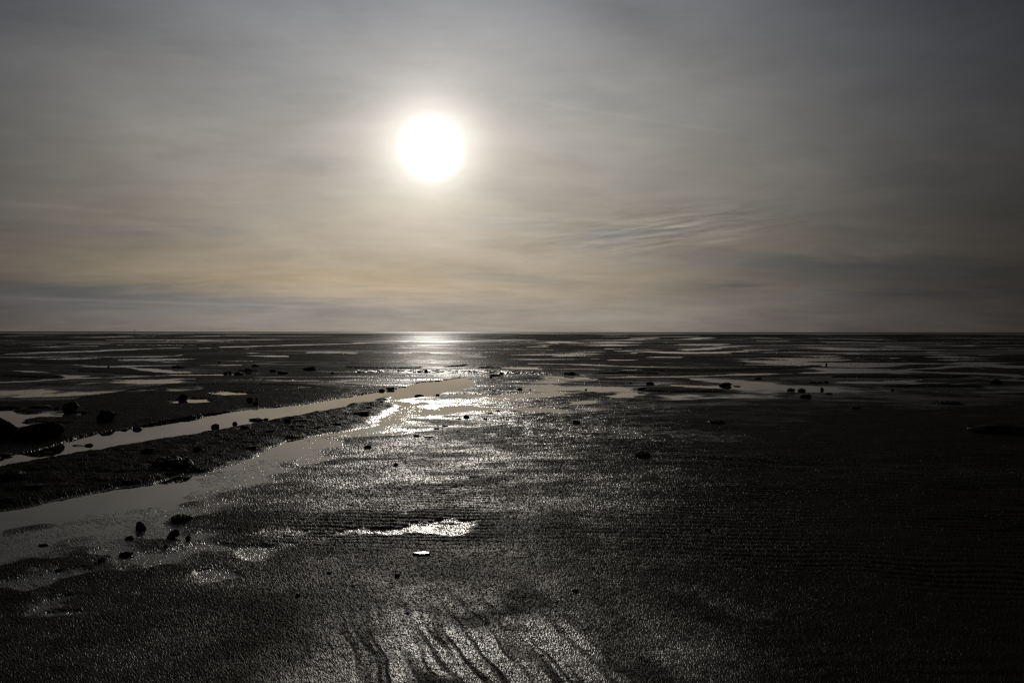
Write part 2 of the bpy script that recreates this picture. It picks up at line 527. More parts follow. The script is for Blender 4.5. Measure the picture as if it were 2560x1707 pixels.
# ribbons and pools, left to right, far to near
for args in (
    [(0, 923, 1.6), (51, 927, 2.2), (98, 929, 2.2), (133, 934, 1.8), (173, 938, 1.5), (184, 940, 2)],
    [(184, 912, .7), (224, 915, .9), (275, 917.5, 1), (326, 915, .9), (388, 914, 1), (480, 913, .9), (603, 912.5, .9)],
    [(326, 919, .6), (388, 926, 1), (428, 931, 1.6), (469, 931, 1.5)],
    [(0, 893.6, .8), (82, 892.5, .8), (184, 890.5, .9), (265, 891.5, 1.3), (347, 892, 1.6), (428, 891, 1.6), (452, 888, .6)],
    [(603, 889.5, 1.2), (664, 890, 1.8), (721, 891, 1.0)],
    [(0, 886, .6), (143, 880, .8), (245, 877, 1.4), (306, 874, .8), (480, 868, .8)],
    [(0, 870, .7), (143, 866, .8), (240, 865, .5)],
    [(194, 859, .5), (259, 858.5, .8)], [(239, 843.5, .5), (326, 840, .6)], [(12, 841, .4), (44, 841, .4)],
    [(464, 873, .6), (560, 868, .8), (679, 864, .8), (787, 861, 1.1), (920, 858, .9)],
    [(511, 851.7, .6), (600, 850, .6), (720, 848.7, .6)], [(570, 838.5, .4), (626, 838.5, .4)], [(503, 840.5, .5), (532, 840.5, .5)],
    [(780, 881, 1), (830, 880.5, 2.2), (872, 881, 1.2)],
    [(880, 858, .8), (960, 856, 1.0), (1060, 853, .8)], [(1196, 850.7, .8), (1260, 850, 1.4), (1329, 848.7, .8)],
    [(1332, 866, 1), (1352, 865, 3), (1375, 863.5, 1)], [(1346, 857, .6), (1400, 855, 2.6), (1444, 857, 1)],
    [(1489, 871, .8), (1530, 871.6, 1.8), (1569, 872, .8)],
    [(1591, 893.6, .8), (1640, 893.4, 2.0), (1695, 893.6, .8)], [(1512, 900.5, .8), (1550, 900.7, 1.6), (1588, 900.5, .7)],
    [(1483, 896.5, .6), (1552, 894, .9)],
    [(1534, 876.8, .6), (1626, 879, 1.3), (1667, 881, 2.4), (1730, 882, 2.8), (1800, 881, 2.8), (1862, 877, 2.2), (1903, 875.6, 1.4), (1934, 875.6, .6)],
    [(1690, 861, 1), (1740, 862, 2.6), (1790, 861.5, 2.4), (1806, 862, 1)],
    [(1708, 877, 1.2), (1760, 872.5, 1.8), (1801, 867.5, 2.2), (1842, 866.5, 1.6), (1868, 865, .5)],
    [(1715, 848, .8), (1745, 846.5, 3.4), (1772, 844, 1)], [(1591, 845, .5), (1638, 845, .7)], [(1560, 849, .7), (1640, 846, .5)],
    [(1874, 843.4, .6), (1956, 846.4, .8)], [(1909, 853, .5), (1960, 853.2, .8)], [(1825, 849, .4), (1880, 849.5, .5)],
    [(1919, 865, .4), (1974, 865.3, .5)], [(2033, 845.4, .4), (2150, 848, .8), (2229, 850.7, .6)],
    [(2066, 854, .5), (2150, 855.5, .8), (2233, 857.7, .8)], [(2056, 856.8, .4), (2138, 857.3, .5)], [(2210, 865, .5), (2243, 866, .7)],
    [(2280, 861, .5), (2360, 862.5, .5)], [(2400, 852, .4), (2500, 854, .4)], [(2430, 846.5, .4), (2545, 845.5, .4)],
    [(1320, 909, 1.0), (1463, 911, 1.2), (1504, 914, 1.5), (1606, 917, 1.2), (1700, 919, 1.0), (1800, 921, .9)],
    [(1204, 919, .6), (1253, 919, 1.5), (1300, 920.5, 3.4), (1345, 921.5, 4.2), (1371, 924.5, 1.4)],
    [(1330, 922, 1), (1420, 922.5, .8), (1600, 926, .7)],
    [(1361, 942.5, 1.0), (1442, 946.6, 3.0), (1504, 952, 1.2), (1585, 956, 1.2), (1708, 963, 1.8), (1800, 969, 2.2), (1880, 974, 1.2)],
    [(1544, 943.4, .8), (1667, 941.3, 1.6), (1800, 938, 2.2), (1923, 935, 2.2), (2025, 933, 2.2), (2107, 931, 3.0), (2182, 930, 3.0),
     (2304, 931, 2.0), (2427, 934, 3.0), (2562, 939, 4.0)],
    [(1728, 947.6, .9), (1800, 951, 1.4), (1860, 953, 1)],
    [(2190, 929, .6), (2284, 923, 1.6), (2406, 915, 3.4), (2468, 914, 4.2), (2562, 917, 4.0)],
    [(2062, 956.5, 1), (2107, 955.8, 3.4), (2158, 956, 4.2), (2202, 956.5, 3.4), (2240, 953, 1.6), (2300, 950, .8)],
    [(2200, 957, 1.0), (2320, 957.5, 1.3), (2460, 960, 1.0)],
    [(2274, 941, .8), (2345, 944, 1.0), (2460, 948, 1.0), (2562, 951, 1.0)],
    [(0, 955.6, 2.0), (82, 952.6, 2.2), (143, 948.6, 2.6), (184, 945.6, 3.0), (245, 944.6, 1.6), (306, 944, 1.4), (367, 940.5, 1.4),
     (424, 937.4, 1.6), (480, 937.5, 1.6), (562, 937, 1.8), (620, 935.4, 1.4), (664, 933, .9), (766, 933, .9), (817, 934, .7)],
    [(204, 951, .8), (280, 950, 1.4), (347, 949.7, 1.2)],
    [(440, 945, .6), (560, 949, .8), (650, 949.5, 1.8), (720, 951.5, 1.2), (790, 952, .6)],
):
    args = [(x, y, h_ * (0.72 if y < 890 else 0.88)) for x, y, h_ in args]
    water(strip(args), soft=0.004, depth=0.022, edge=0.8)
# broken, speckled drainage lines
for args in (
    [(1300, 899, 2.5), (1402, 890.5, 2.6), (1463, 885, 2.6), (1500, 878, 2.6), (1524, 866, 4.0), (1536, 856, 3.4), (1560, 849, 1)],
    [(2017, 864, .8), (2080, 870, 2.6), (2139, 876, 1.8)], [(2039, 892.5, 3), (2080, 886, 3), (2107, 884, 3), (2178, 885.5, .8)],
    [(2274, 870, 1.4), (2335, 880, 2.8), (2366, 890, 5), (2376, 899, 5), (2427, 911, 4), (2470, 914, 3)],
    [(2427, 866, .8), (2500, 870, 1.3), (2562, 874, 1.2)],
    [(1850, 909, 4), (1940, 908, 4.5), (2062, 911, 4)], [(1940, 902, 2), (1990, 900, 4), (2060, 897, 2)],
    [(1760, 905, 6), (1860, 903, 4)], [(2060, 918, 5), (2140, 915, 8), (2240, 917, 8), (2300, 905, 1)],
    [(370, 899, 1.3), (450, 899, 2.0)], [(180, 897, 1), (240, 896, 1)],
):
    water(strip(args), soft=0.014, film=True, edge=3.2, lvl=-0.3)
# wet films and pools in the middle distance
for p in (
    [(0, 978), (71, 972), (143, 966), (204, 962), (173, 970), (82, 981), (143, 986), (204, 981), (347, 974), (428, 969), (390, 975),
     (265, 983), (184, 990), (102, 995), (0, 999)],
    [(357, 950), (408, 953), (480, 957), (505, 962), (525, 974), (491, 976), (460, 966), (430, 962), (377, 956)],
    [(80, 1036), (165, 1029), (215, 1036), (175, 1056), (60, 1066)],
    [(1361, 944), (1400, 946), (1475, 952), (1450, 960), (1432, 970), (1402, 981), (1370, 991), (1330, 1001), (1290, 1006), (1200, 1011),
     (1130, 1021), (1095, 1028), (1085, 1018), (1140, 1008), (1200, 1001), (1260, 994), (1318, 985), (1328, 972), (1300, 962), (1250, 955), (1330, 951)],
    [(1200, 1025), (1290, 1016), (1390, 1016), (1480, 1018), (1560, 1008), (1545, 1020), (1440, 1030), (1330, 1031), (1230, 1034)],
    [(1451, 971), (1493, 974), (1565, 975), (1630, 980), (1640, 988), (1560, 984), (1500, 979)],
    [(1640, 990), (1700, 985), (1760, 987), (1870, 985), (1999, 989), (1900, 993), (1770, 992), (1690, 995)],
    [(1760, 946), (1840, 949), (1960, 957), (2040, 965), (2240, 968), (2345, 970), (2470, 969), (2562, 970), (2562, 975), (2468, 975),
     (2345, 976), (2223, 977), (2100, 981), (1980, 979), (1900, 973), (1800, 958), (1760, 952)],
    [(860, 1003), (930, 998), (1030, 1003), (1100, 1015), (1090, 1040), (1010, 1052), (940, 1052), (905, 1040), (940, 1020), (880, 1012)],
):
    water(p, soft=0.018, film=True, edge=2.6, lvl=-0.8)
for p in (
    [(-5, 1027), (51, 1033), (92, 1036), (94, 1046), (61, 1060), (32, 1067), (-5, 1076)],
    [(433, 1001), (448, 999), (470, 995), (521, 996), (550, 1004), (501, 1008), (464, 1008)],
    [(501, 985), (546, 977), (570, 976), (591, 978), (636, 980), (660, 984), (638, 987), (624, 990), (571, 991), (530, 990)],
    [(941, 1005), (978, 1002), (1027, 1006), (1002, 1013), (962, 1014)], strip([(1143, 986, 1), (1168, 987, 3.2), (1194, 988, 1)]),
    strip([(1198, 976, 1), (1215, 976, 2.4), (1231, 976, 1)]), strip([(1050, 1006, 1), (1060, 1007, 2), (1072, 1008, 1)]),
    strip([(1055, 1029, 1), (1070, 1029, 2.8), (1086, 1029, 1)]), strip([(1090, 1033, 1), (1105, 1034, 3.6), (1122, 1034, 1)]),
    strip([(1198, 941.5, 2), (1230, 941.5, 3), (1257, 941, 1.5)]),
    [(1400, 1004), (1440, 1000), (1490, 999), (1532, 1003), (1500, 1008), (1450, 1012), (1415, 1012)],
    [(1504, 989), (1544, 983), (1616, 982), (1622, 985), (1581, 994), (1540, 995)],
    [(1120, 1021), (1180, 1014), (1200, 1019), (1150, 1030), (1110, 1028)],
    strip([(1110, 889, 1), (1150, 889, 3), (1196, 893, 1)]), strip([(1005, 885, 1), (1050, 885, 3), (1098, 886, 1)]),
    strip([(1040, 877.5, .6), (1080, 877, 1.4), (1120, 877, .6)]),
    [(798, 1140), (760, 1120), (720, 1120), (650, 1136), (700, 1142)],
):
    water(p, soft=0.006, depth=0.02, edge=0.8)
# winding rivulets between the far bars
for lam, sd_, thr, m in ((16.0, 51, .050, 1.0), (34.0, 52, .038, 1.0), (8.0, 53, .045, 0.8)):
    wx, wy = X + 2.2 * N[6.0] * 2 + 5 * N[13.0], Y + 3 * N[13.0]
    nz = gnoise(wx / (lam * 1.6), wy / lam, sd_) + 0.25 * gnoise(wx / (lam * .5), wy / (lam * .35), sd_ + 9)
    wv = sstep(thr, thr * .35, np.abs(nz)) * sstep(lam * 2.2, lam * 3.2, D) * sstep(lam * 16, lam * 9, D)
    wv = wv * sstep(-0.15, 0.2, gnoise(X / (lam * 3.1), Y / (lam * 2.3), sd_ + 20) + 0.3 * sstep(-10, 10, X / np.maximum(D, 1) * 40)) * INV * m
    wv = wv.astype(np.float32) * (1 - FILM)
    Hgt = Hgt * (1 - wv) + wv * (-0.6 * g_amp)
    FILM = np.maximum(FILM, wv)
# the upper channel
water(A_FAR + [(x, y + 14) for x, y in A_NEAR], soft=0.0022, depth=0.05, edge=0.35)
# mud bank between the two channels, standing a hand's breadth above the water
bank([(x, y + 1) for x, y in A_NEAR[::-1]][:-6] + [(990, 1010), (930, 1040)] + [(x, y + 1) for x, y in B_FAR[::-1][2:]],
     0.046, 0.45, z=0.04, edge=0.7, rough=1.0, mode='set')
# the lower channel: clear in its middle, dissolving into grains along its near side
water(B_FAR + B_NEAR, soft=0.015, depth=0.012, edge=0.8)
water([(480, 1190), (640, 1145), (700, 1140), (760, 1135), (690, 1180), (590, 1225), (510, 1262), (440, 1295), (420, 1340), (340, 1362),
       (230, 1375), (110, 1392), (-60, 1420), (-60, 1300), (120, 1300), (400, 1250)], soft=0.030, film=True, edge=2.4, lvl=-0.15)
for args in (
    [(366, 1334, 8), (477, 1352, 6), (551, 1368, 5), (640, 1389, 4), (700, 1387, 4)],
    [(440, 1350, 4), (566, 1344, 4), (660, 1334, 3)],
    [(150, 1340, 12), (208, 1356, 12), (283, 1382, 11), (298, 1419, 13), (337, 1460, 9), (350, 1490, 5)],
    [(110, 1340, 14), (140, 1362, 12), (167, 1395, 15), (140, 1440, 16), (115, 1490, 8)],
    [(343, 1378, 6), (420, 1392, 6), (488, 1412, 7), (520, 1430, 4)],
):
    water(strip(args), soft=0.024, film=True, edge=2.6, lvl=0.05)
for args in ([(965, 1330, 4), (1000, 1330, 11), (1040, 1322, 13), (1090, 1318, 12), (1140, 1326, 14), (1180, 1330, 6)], [(1000, 1300, 6), (1040, 1298, 9), (1078, 1304, 5)]):
    water(strip(args), soft=0.016, film=True, edge=2.2, lvl=0.55)
water([(690, 1190), (760, 1125), (800, 1098), (850, 1080), (940, 1060), (1010, 1048), (1050, 1058), (985, 1080), (880, 1100), (820, 1130), (770, 1165)],
      soft=0.02, film=True, edge=2.0, lvl=-1.0)
# small steps behind the bright hollow
for p, h in ((strip([(880, 1304, 3), (960, 1302, 5), (1012, 1296, 2)]), .008), (strip([(1058, 1306, 2), (1085, 1306, 5), (1135, 1303, 2)]), .008),
             (strip([(880, 918.5, 1.5), (960, 918.5, 2.5), (1045, 919.5, 1.2)]), .05), (strip([(1118, 916, 1), (1150, 914, 2), (1180, 911, 1)]), .06),
             (strip([(1200, 919, 1), (1222, 917.5, 2), (1250, 919, 1)]), .06), (strip([(583, 927, 1.5), (620, 927, 2.5), (660, 926, 1)]), .05),
             (strip([(1395, 936, 1), (1428, 934, 3), (1462, 936, 1)]), .09), (strip([(1460, 934, 1), (1560, 932, 2.2), (1660, 934, 1)]), .05),
             (strip([(575, 972, 1), (625, 973, 2.5), (660, 976, 1)]), .04), (strip([(2080, 941, 1.5), (2200, 940, 4), (2420, 942, 3)]), .05),
             (strip([(1600, 924, 1), (1760, 925, 3), (1960, 920, 3), (2040, 915, 1)]), .04),
             (strip([(1600, 975, 3), (1700, 977, 5), (1800, 977, 3)]), .04), (strip([(0, 938, 1), (100, 940, 4), (150, 942, 1)]), .04),
             (strip([(190, 926, 3), (300, 928, 6), (420, 936, 2)]), .03), (strip([(2200, 966, 1), (2330, 964, 3), (2460, 965, 2)]), .04)):
    bank(p, h, 0.18, z=0.02, edge=0.5, rough=0.3)

# riffle: a shallow run broken into rounded standing lumps
gp = to_ground(strip([(870, 929, 2.0), (960, 928, 3.2), (1080, 929, 4.0), (1180, 930, 4.4), (1280, 931, 5), (1360, 935, 4), (1470, 939, 2)]))
bl = block(gp, 0.03)
rf = sstep(-0.15, 0.5, sdist(gp, bl))
ph = X[bl] * 2 * np.pi / 0.40 + Y[bl] * 2 * np.pi / 1.3 + 4.5 * N[1.3][bl] + 3.0 * N[0.6][bl]
Hgt[bl] = Hgt[bl] * (1 - rf) + rf * (0.010 + 0.013 * np.sin(ph) * (0.7 + N[2.8][bl]) + 0.04 * N[0.6][bl] + 0.03 * N[0.3][bl])
FILM[bl] = np.maximum(FILM[bl], rf)
RIFF = np.zeros_like(Hgt)
RIFF[bl] = rf

# wave ripples on the open flat to the right, and coarser ones at the near right
def ripples(lam, ang, warp, mask, amp):
    c, s = math.cos(ang), math.sin(ang)
    ph = (Y * c + X * s) * 2 * np.pi / lam + warp * (1.4 * N[1.3] + 0.8 * N[0.6] + 1.6 * N[2.8])
    att = sstep(1.6, 3.2, lam / SP)
    w = np.sin(ph)
    return (amp * (w + 0.25 * np.sin(2 * ph + 0.6)) * mask * att).astype(np.float32)


dry = 1 - np.clip(FILM, 0, 1)
m_r = sstep(5.2, 6.4, D) * sstep(17, 11, D) * sstep(-1.0, 2.5, X - 0.03 * Y) * (0.65 + 0.8 * np.clip(N[1.3] + 0.5 * N[0.6], -.7, .7))
Hgt += ripples(0.125, 0.10, 4.4, m_r * dry, 0.0036) + ripples(0.16, 0.02, 4.0, m_r * dry * np.clip(N[2.8] + .2, 0, 1), 0.004)
m_c = sstep(5.0, 4.2, D) * sstep(1.0, 1.8, X)
Hgt += ripples(0.13, -0.05, 2.6, m_c * dry * (0.5 + N[0.6]), 0.0034)
m_l = sstep(5.6, 6.6, D) * sstep(10, 8, D) * sstep(-2.6, -1.6, X) * sstep(0.2, -0.6, X) * (0.5 + N[1.3])
Hgt += ripples(0.11, 0.06, 3.0, m_l * dry, 0.0034)
# run-off rills fanning towards the camera at the bottom of the frame
lean = X + 0.36 * Y + 0.05 * (Y - 4.4) ** 2 * np.sign(4.4 - Y) + 0.03 * N[0.6] + 0.012 * N[0.3]
along = Y - 0.3 * X
rl = gnoise(lean * 7.5, along * 0.42, 71) + 0.6 * gnoise(lean * 18.0 + 0.35 * N[0.3], along * 0.8, 72)
m_f = sstep(5.9, 4.0, D) * sstep(-1.6, -0.5, X) * sstep(1.7, 0.0, X)
rill = sstep(0.42, 0.02, np.abs(rl)) * m_f * sstep(-0.6, 0.3, gnoise(lean * 2.5, along * 1.3, 75) + 0.15)
patch = m_f * sstep(-0.30, 0.30, gnoise(lean * 2.2, along * 1.1, 74) + 0.5 * N[0.3] + 0.25)
ROUGH = np.maximum(ROUGH, 0.9 * rill * m_f)
Hgt -= (0.0048 * rill).astype(np.float32)
PATCH = np.clip(0.72 * patch * (1 - rill), 0, 1)
FILM = np.maximum(FILM, 0.55 * PATCH)
m_g = sstep(5.8, 4.6, D) * sstep(0.6, 1.4, X)
rl2 = gnoise((X * 0.9 + Y * 0.5) * 4.2, (Y * 0.9 - X * 0.5) * 1.1, 73)
Hgt += (0.005 * rl2 * m_g).astype(np.float32)

# long low swells and scour marks lying across the view
slope = np.minimum(0.13, 1.3 / np.maximum(D, 1)) * (0.55 + 0.9 * np.clip(N[2.8] + 0.6 * N[1.3], -.5, .6))
for lam, sd_ in ((0.17, 31), (0.34, 32), (0.75, 33), (1.8, 34), (4.5, 35), (11.0, 36)):
    o = octave(lam, sd_, 2.2 if lam < 1 else 4.0, 0.05 + 0.03 * (sd_ % 3), 1.1)
    amp = slope * lam / 4.2 * sstep(D / 60 * 0.5, D / 60, np.full_like(D, lam)) * sstep(D / 12, D / 30, np.full_like(D, lam))
    Hgt += (amp * o * dry * sstep(5.5, 8.0, D)).astype(np.float32)

# roughness of the mud itself
film_f = 1 - 0.55 * np.clip(FILM, 0, 1)
small = (0.0011 * N[0.035] + 0.0020 * N[0.07] + 0.0030 * N[0.14] + 0.0040 * N[0.3])
Hgt += 0.65 * small * film_f * INV
clod = ROUGH * sstep(6, 7, D) + 0.5 * sstep(10.5, 13, D) * sstep(24, 18, D) * sstep(-1.2, 0.0, X) * sstep(5.0, 2.0, X) * dry
bil = np.abs(N[0.3]) * 0.020 + np.abs(N[0.6]) * 0.030 + np.maximum(N[0.14], 0) * 0.012
Hgt += clod * (bil - 0.010) * INV
Hgt += GRAIN * g_amp * (1 - RIFF) * (1 - 0.35 * sstep(0.5, 3.0, X - 0.1 * Y)) * sstep(math.radians(42), math.radians(37), np.abs(A2)) * (0.55 + 0.45 * film_f)
# the flat sinks under the sea at its outer edge
Hgt -= 0.5 * sstep(740, 900, D + 120 * N[60.0] + 40 * N[28.0])
WET = np.clip(0.28 * FILM + PATCH + 0.14 * sstep(10, 5.5, D) * sstep(2.5, 0.5, X) + 0.75 * sstep(0.020, 0.002, Hgt) * sstep(60, 20, D) + 0.20 * N[2.8] + 0.14 * N[0.6] - 0.05 - 0.35 * ROUGH, 0, 1)
STREAK = octave(4.0, 41, 6.0, -0.04, 1.0) * sstep(150, 60, D) + octave(10.0, 42, 5.0, 0.03, 1.0) + 0.8 * octave(26.0, 43, 4.0, 0.0, 1.0)
Hgt += (0.008 * STREAK * sstep(45, 70, D) * dry * sstep(700, 300, D)).astype(np.float32)
WET = np.where(D > 60, np.clip(0.5 * FILM - 0.02 + 0.2 * N[6.0] + 1.1 * np.maximum(STREAK - 0.10, 0) * (1 - 0.75 * sstep(120, 300, D)), 0, 0.6), WET)


def build_ground():
    verts = np.empty((NR * NA + 1, 3), dtype=np.float32)
    ja = prng.uniform(-.36, .36, X.shape) * np.gradient(AZ)[None, :]
    jr = 1 + prng.uniform(-.36, .36, X.shape) * (SP / D)
    verts[:-1, 0], verts[:-1, 1], verts[:-1, 2] = (D * jr * np.sin(A2 + ja)).ravel(), (D * jr * np.cos(A2 + ja)).ravel(), Hgt.ravel()
    verts[-1] = (0, 0, 0.014)
    i = np.arange(NR - 1)[:, None] * NA
    j = np.arange(NA - 1)[None, :]
    a = (i + j)
    quads = np.stack([a, a + 1, a + NA + 1, a + NA], axis=-1).reshape(-1, 4)[:, ::-1]
    jj = np.arange(NA - 1)
    tris = np.stack([np.full(NA - 1, NR * NA), jj + 1, jj], axis=-1)
    nq, ntri = len(quads), len(tris)
    me = bpy.data.meshes.new("ground")
    me.vertices.add(len(verts))
    me.vertices.foreach_set("co", verts.ravel())
    me.loops.add(nq * 4 + ntri * 3)
    me.loops.foreach_set("vertex_index", np.concatenate([quads.ravel(), tris.ravel()]).astype(np.int32))
    me.polygons.add(nq + ntri)
    me.polygons.foreach_set("loop_start", np.concatenate([np.arange(nq) * 4, nq * 4 + np.arange(ntri) * 3]).astype(np.int32))
    at = me.attributes.new("wet", 'FLOAT', 'POINT')
    at.data.foreach_set("value", np.append(WET.ravel(), 0.2).astype(np.float32))
    me.update(calc_edges=True)
    me.polygons.foreach_set("use_smooth", np.zeros(nq + ntri, dtype=bool))
    me.materials.append(M_MUD)
    o = bpy.data.objects.new("ground", me)
    o['kind'] = 'structure'
    o['label'] = 'wet brown mudflat with ripples and run-off rills'
    col.objects.link(o)


build_ground()


def ring_mesh(name, r0, r1, mat, label, n=256):
    bm = bmesh.new()
    rs = [r0] + [r for r in np.geomspace(max(r0, 1.0) * 2, r1, 8)]
    rings = []
    for r in rs:
        rings.append([bm.verts.new((r * math.sin(2 * math.pi * k / n), r * math.cos(2 * math.pi * k / n), 0)) for k in range(n)])
    for a, b in zip(rings, rings[1:]):
        for k in range(n):
            bm.faces.new((a[k], b[k], b[(k + 1) % n], a[(k + 1) % n])[::-1])
    if r0 < 2:
        bm.faces.new(rings[0][::-1])
    bmesh.ops.recalc_face_normals(bm, faces=bm.faces)
    me = bpy.data.meshes.new(name)
    bm.to_mesh(me)
    bm.free()
    me.materials.append(mat)
    o = bpy.data.objects.new(name, me)
    o['kind'] = 'structure'
    o['label'] = label
    col.objects.link(o)
    if me.polygons[0].normal.z < 0:
        me.flip_normals()
    return o


ring_mesh("water", 0.5, 900.0, M_POOL, 'still shallow water left in channels and pools')
sea = ring_mesh("sea", 900.0, 30000.0, M_SEA, 'distant sea along the horizon')


# ---------------------------------------------------------------- things lying on the flat
def height_at(x, y):
    r = math.hypot(x, y)
    a = math.atan2(x, y)
    i = min(max(np.searchsorted(RR, r) - 1, 0), NR - 2)
    j = min(max(np.searchsorted(AZ, a) - 1, 0), NA - 2)
    return float(np.mean(Hgt[i:i + 2, j:j + 2]))


def on_ground(px, py):
    z = 0.0
    for _ in range(6):
        x, y = ground_at(px, py, z)
        z = 0.5 * z + 0.5 * max(height_at(x, y), -0.01)
    x, y = ground_at(px, py, z)
    return x, y, z


def finish(bm, name, mat, parent=None, smooth_=False):
    me = bpy.data.meshes.new(name)
    bm.to_mesh(me)
    bm.free()
    me.materials.append(mat)
    for p in me.polygons:
        p.use_smooth = smooth_
    o = bpy.data.objects.new(name, me)
    col.objects.link(o)
    if parent is not None:
        o.parent = parent
    return o


def lump(w, dpt, h, seed, angular=0.7, peak=0.0, rough=0.16, sub=3, sink=0.25):
    """stone or clod: a ball chopped by random planes, roughened, sheared to its peak, set into the mud"""
    rr = random.Random(seed)
    bm = bmesh.new()
    bmesh.ops.create_icosphere(bm, subdivisions=sub, radius=1.0)
    planes = []
    for _ in range(int(4 + 9 * angular)):
        v = Vector((rr.gauss(0, 1), rr.gauss(0, 1), rr.gauss(0, .8))).normalized()
        planes.append((v, rr.uniform(0.58, 0.88)))
    off = Vector((rr.uniform(-50, 50), rr.uniform(-50, 50), rr.uniform(-50, 50)))
    for v in bm.verts:
        p = v.co.copy()
        if angular > 0.05:
            for nrm, d in planes:
                q = p.dot(nrm)
                if q > d:
                    p -= nrm * (q - d) * min(1.0, angular + 0.25)
        p *= 1 + rough * (mnoise.noise(p * 1.7 + off) * 1.3 + mnoise.noise(p * 4.1 + off) * 0.6 + mnoise.noise(p * 9.0 + off) * 0.3)
        v.co = p
    zs = [v.co.z for v in bm.verts]
    xs = [v.co.x for v in bm.verts]
    z0, z1, x0, x1 = min(zs), max(zs), min(xs), max(xs)
    for v in bm.verts:
        fz = (v.co.z - z0) / (z1 - z0)
        fx = (v.co.x - x0) / (x1 - x0) - 0.5
        fz2 = (fz - sink) / (1 - sink)
        v.co = Vector((fx * w + peak * w * max(fz2, 0) * 0.5 * (1 - abs(fx)), v.co.y * dpt * 0.5, fz2 * h))
    return bm


def weed(w, dpt, h, seed, n=70, length=0.10, wid=0.008):
    """limp fronds lying over a lump and trailing off its foot"""
    rr = random.Random(seed)
    bm = bmesh.new()
    for _ in range(n):
        a = rr.uniform(0, 2 * math.pi)
        q = rr.uniform(0.1, 1.0) ** 0.6
        steps = 5
        L = length * rr.uniform(0.5, 1.4)
        hw = wid * rr.uniform(0.6, 1.5)
        prev = None
        px_, py_ = math.cos(a) * q * w * .5, math.sin(a) * q * dpt * .5
        da = a + rr.uniform(-.9, .9)
        for k in range(steps + 1):
            fx, fy = px_ / (w * .5), py_ / (dpt * .5)
            rad = min(1.0, math.hypot(fx, fy))
            z = h * math.sqrt(max(0.0, 1 - rad * rad)) * 1.02 + 0.004 + rr.uniform(0, .18) * h * (1 if k < 3 else .3)
            c = Vector((px_, py_, z))
            side = Vector((-math.sin(da), math.cos(da), rr.uniform(-.5, .5))) * hw * (1 - 0.6 * k / steps)
            cur = (bm.verts.new(c + side), bm.verts.new(c - side))
            if prev:
                bm.faces.new((prev[0], prev[1], cur[1], cur[0]))
            prev = cur
            da += rr.uniform(-.5, .5)
            px_ += math.cos(da) * L / steps
            py_ += math.sin(da) * L / steps
    return bm


def tag(o, label, cat, group=None):
    o['label'] = label
    o['category'] = cat
    if group:
        o['group'] = group


G_ROCK = 'stones scattered over the mudflat'
G_CLOD = 'clods of mud on the flat'
G_WEED = 'seaweed heaps on the flat'
count = [0]


def stone(px, py, w, h, label, kind='rock', ang=0.75, peak=0.0, deep=0.8, rough=0.16):
    count[0] += 1
    seed = 100 + count[0] * 7
    x, y, z = on_ground(px, py)
    dist = math.hypot(x, y)
    m = math.hypot(dist, CAM_H) / FPX
    h = max(0.45 * h, h - 0.7 * w * deep * CAM_H / math.hypot(dist, CAM_H))
    ww, hh = w * m * 0.92, h * m
    sub = 4 if w > 45 else (3 if w > 11 else 2)
    cat, group = {'rock': ('rock', G_ROCK), 'boulder': ('boulder', G_ROCK), 'clod': ('mud clod', G_CLOD), 'weed': ('seaweed', G_WEED)}[kind]
    name = {'rock': 'rock', 'boulder': 'boulder', 'clod': 'mud_clod', 'weed': 'seaweed_heap'}[kind]
    # base of the outline is its near foot, so the centre lies half its depth behind
    k = (dist + ww * deep * 0.35) / dist
    loc = (x * k, y * k, max(min(z, height_at(x * k, y * k)), -0.25 * hh) if kind != 'boulder' else z)
    yaw = -math.atan2(x, y)
    if kind == 'weed':
        o = bpy.data.objects.new(name, None)
        o.empty_display_size = 0.1
        col.objects.link(o)
        base = finish(lump(ww * .9, ww * deep, hh * .85, seed, 0.2, peak, 0.22, 3), 'seaweed_mat', M_WEED, o, True)
        finish(weed(ww, ww * deep, hh, seed, 90, ww * .35, ww * .022 + .0015), 'frond', M_WEED, o)
    else:
        mat = {'clod': M_CLOD, 'boulder': M_BOULDER}.get(kind, M_ROCK)
        o = finish(lump(ww, ww * deep, hh, seed, 0.35 if kind == 'clod' else ang, peak, 0.24 if kind == 'clod' else rough, sub), name, mat)
    o.location = loc
    o.rotation_euler = (0, 0, yaw)
    tag(o, label, cat, group)
    return o


b = stone(-2, 1096, 78, 52, 'big rounded boulder cut off by the left edge of the picture', 'boulder', 0.5, 0.0, 0.8, 0.10)
f = finish(weed(0.42, 0.34, 0.27, 901, 120, .10, .009), 'seaweed', M_WEED, b)
b = stone(92, 1098, 104, 38, 'long low boulder sloping up to a hump beside the left edge boulder', 'boulder', 0.4, 0.45, 0.55, 0.10)
stone(265, 1053, 42, 28, 'peaked dark rock standing on the mud beyond the upper channel on the left', 'rock', .6, -.1)
stone(178, 1032, 36, 26, 'blocky dark rock at the right end of the left pool', 'rock', .8, -.2)
stone(99, 1020, 48, 9, 'low dark rock lying behind the left pool', 'rock', .4)
stone(142, 1022, 10, 5, 'small stone between the low rock and the blocky rock at the left pool')
stone(209, 1036, 12, 6, 'small stone on the mud just right of the blocky rock at the left pool')
stone(286, 1035, 16, 5, 'small flat stone behind the right shoulder of the peaked left rock')
stone(458, 1002, 23, 17, 'round dark rock standing at the left end of a small bright puddle', 'rock', .5)
stone(624, 1006, 17, 13, 'upright rock, largest of the three right of the twin puddles', 'rock', .7)
stone(639, 1012, 15, 8, 'flat rock in front of the upright rock right of the twin puddles')
stone(642, 1001, 8, 7, 'small pointed stone behind the flat rock right of the twin puddles')
stone(343, 1076, 23, 10, 'square clod hanging off the far bank of the upper channel', 'clod')
stone(312, 1077, 17, 6, 'thin clod slumped at the far waterline of the upper channel', 'clod')
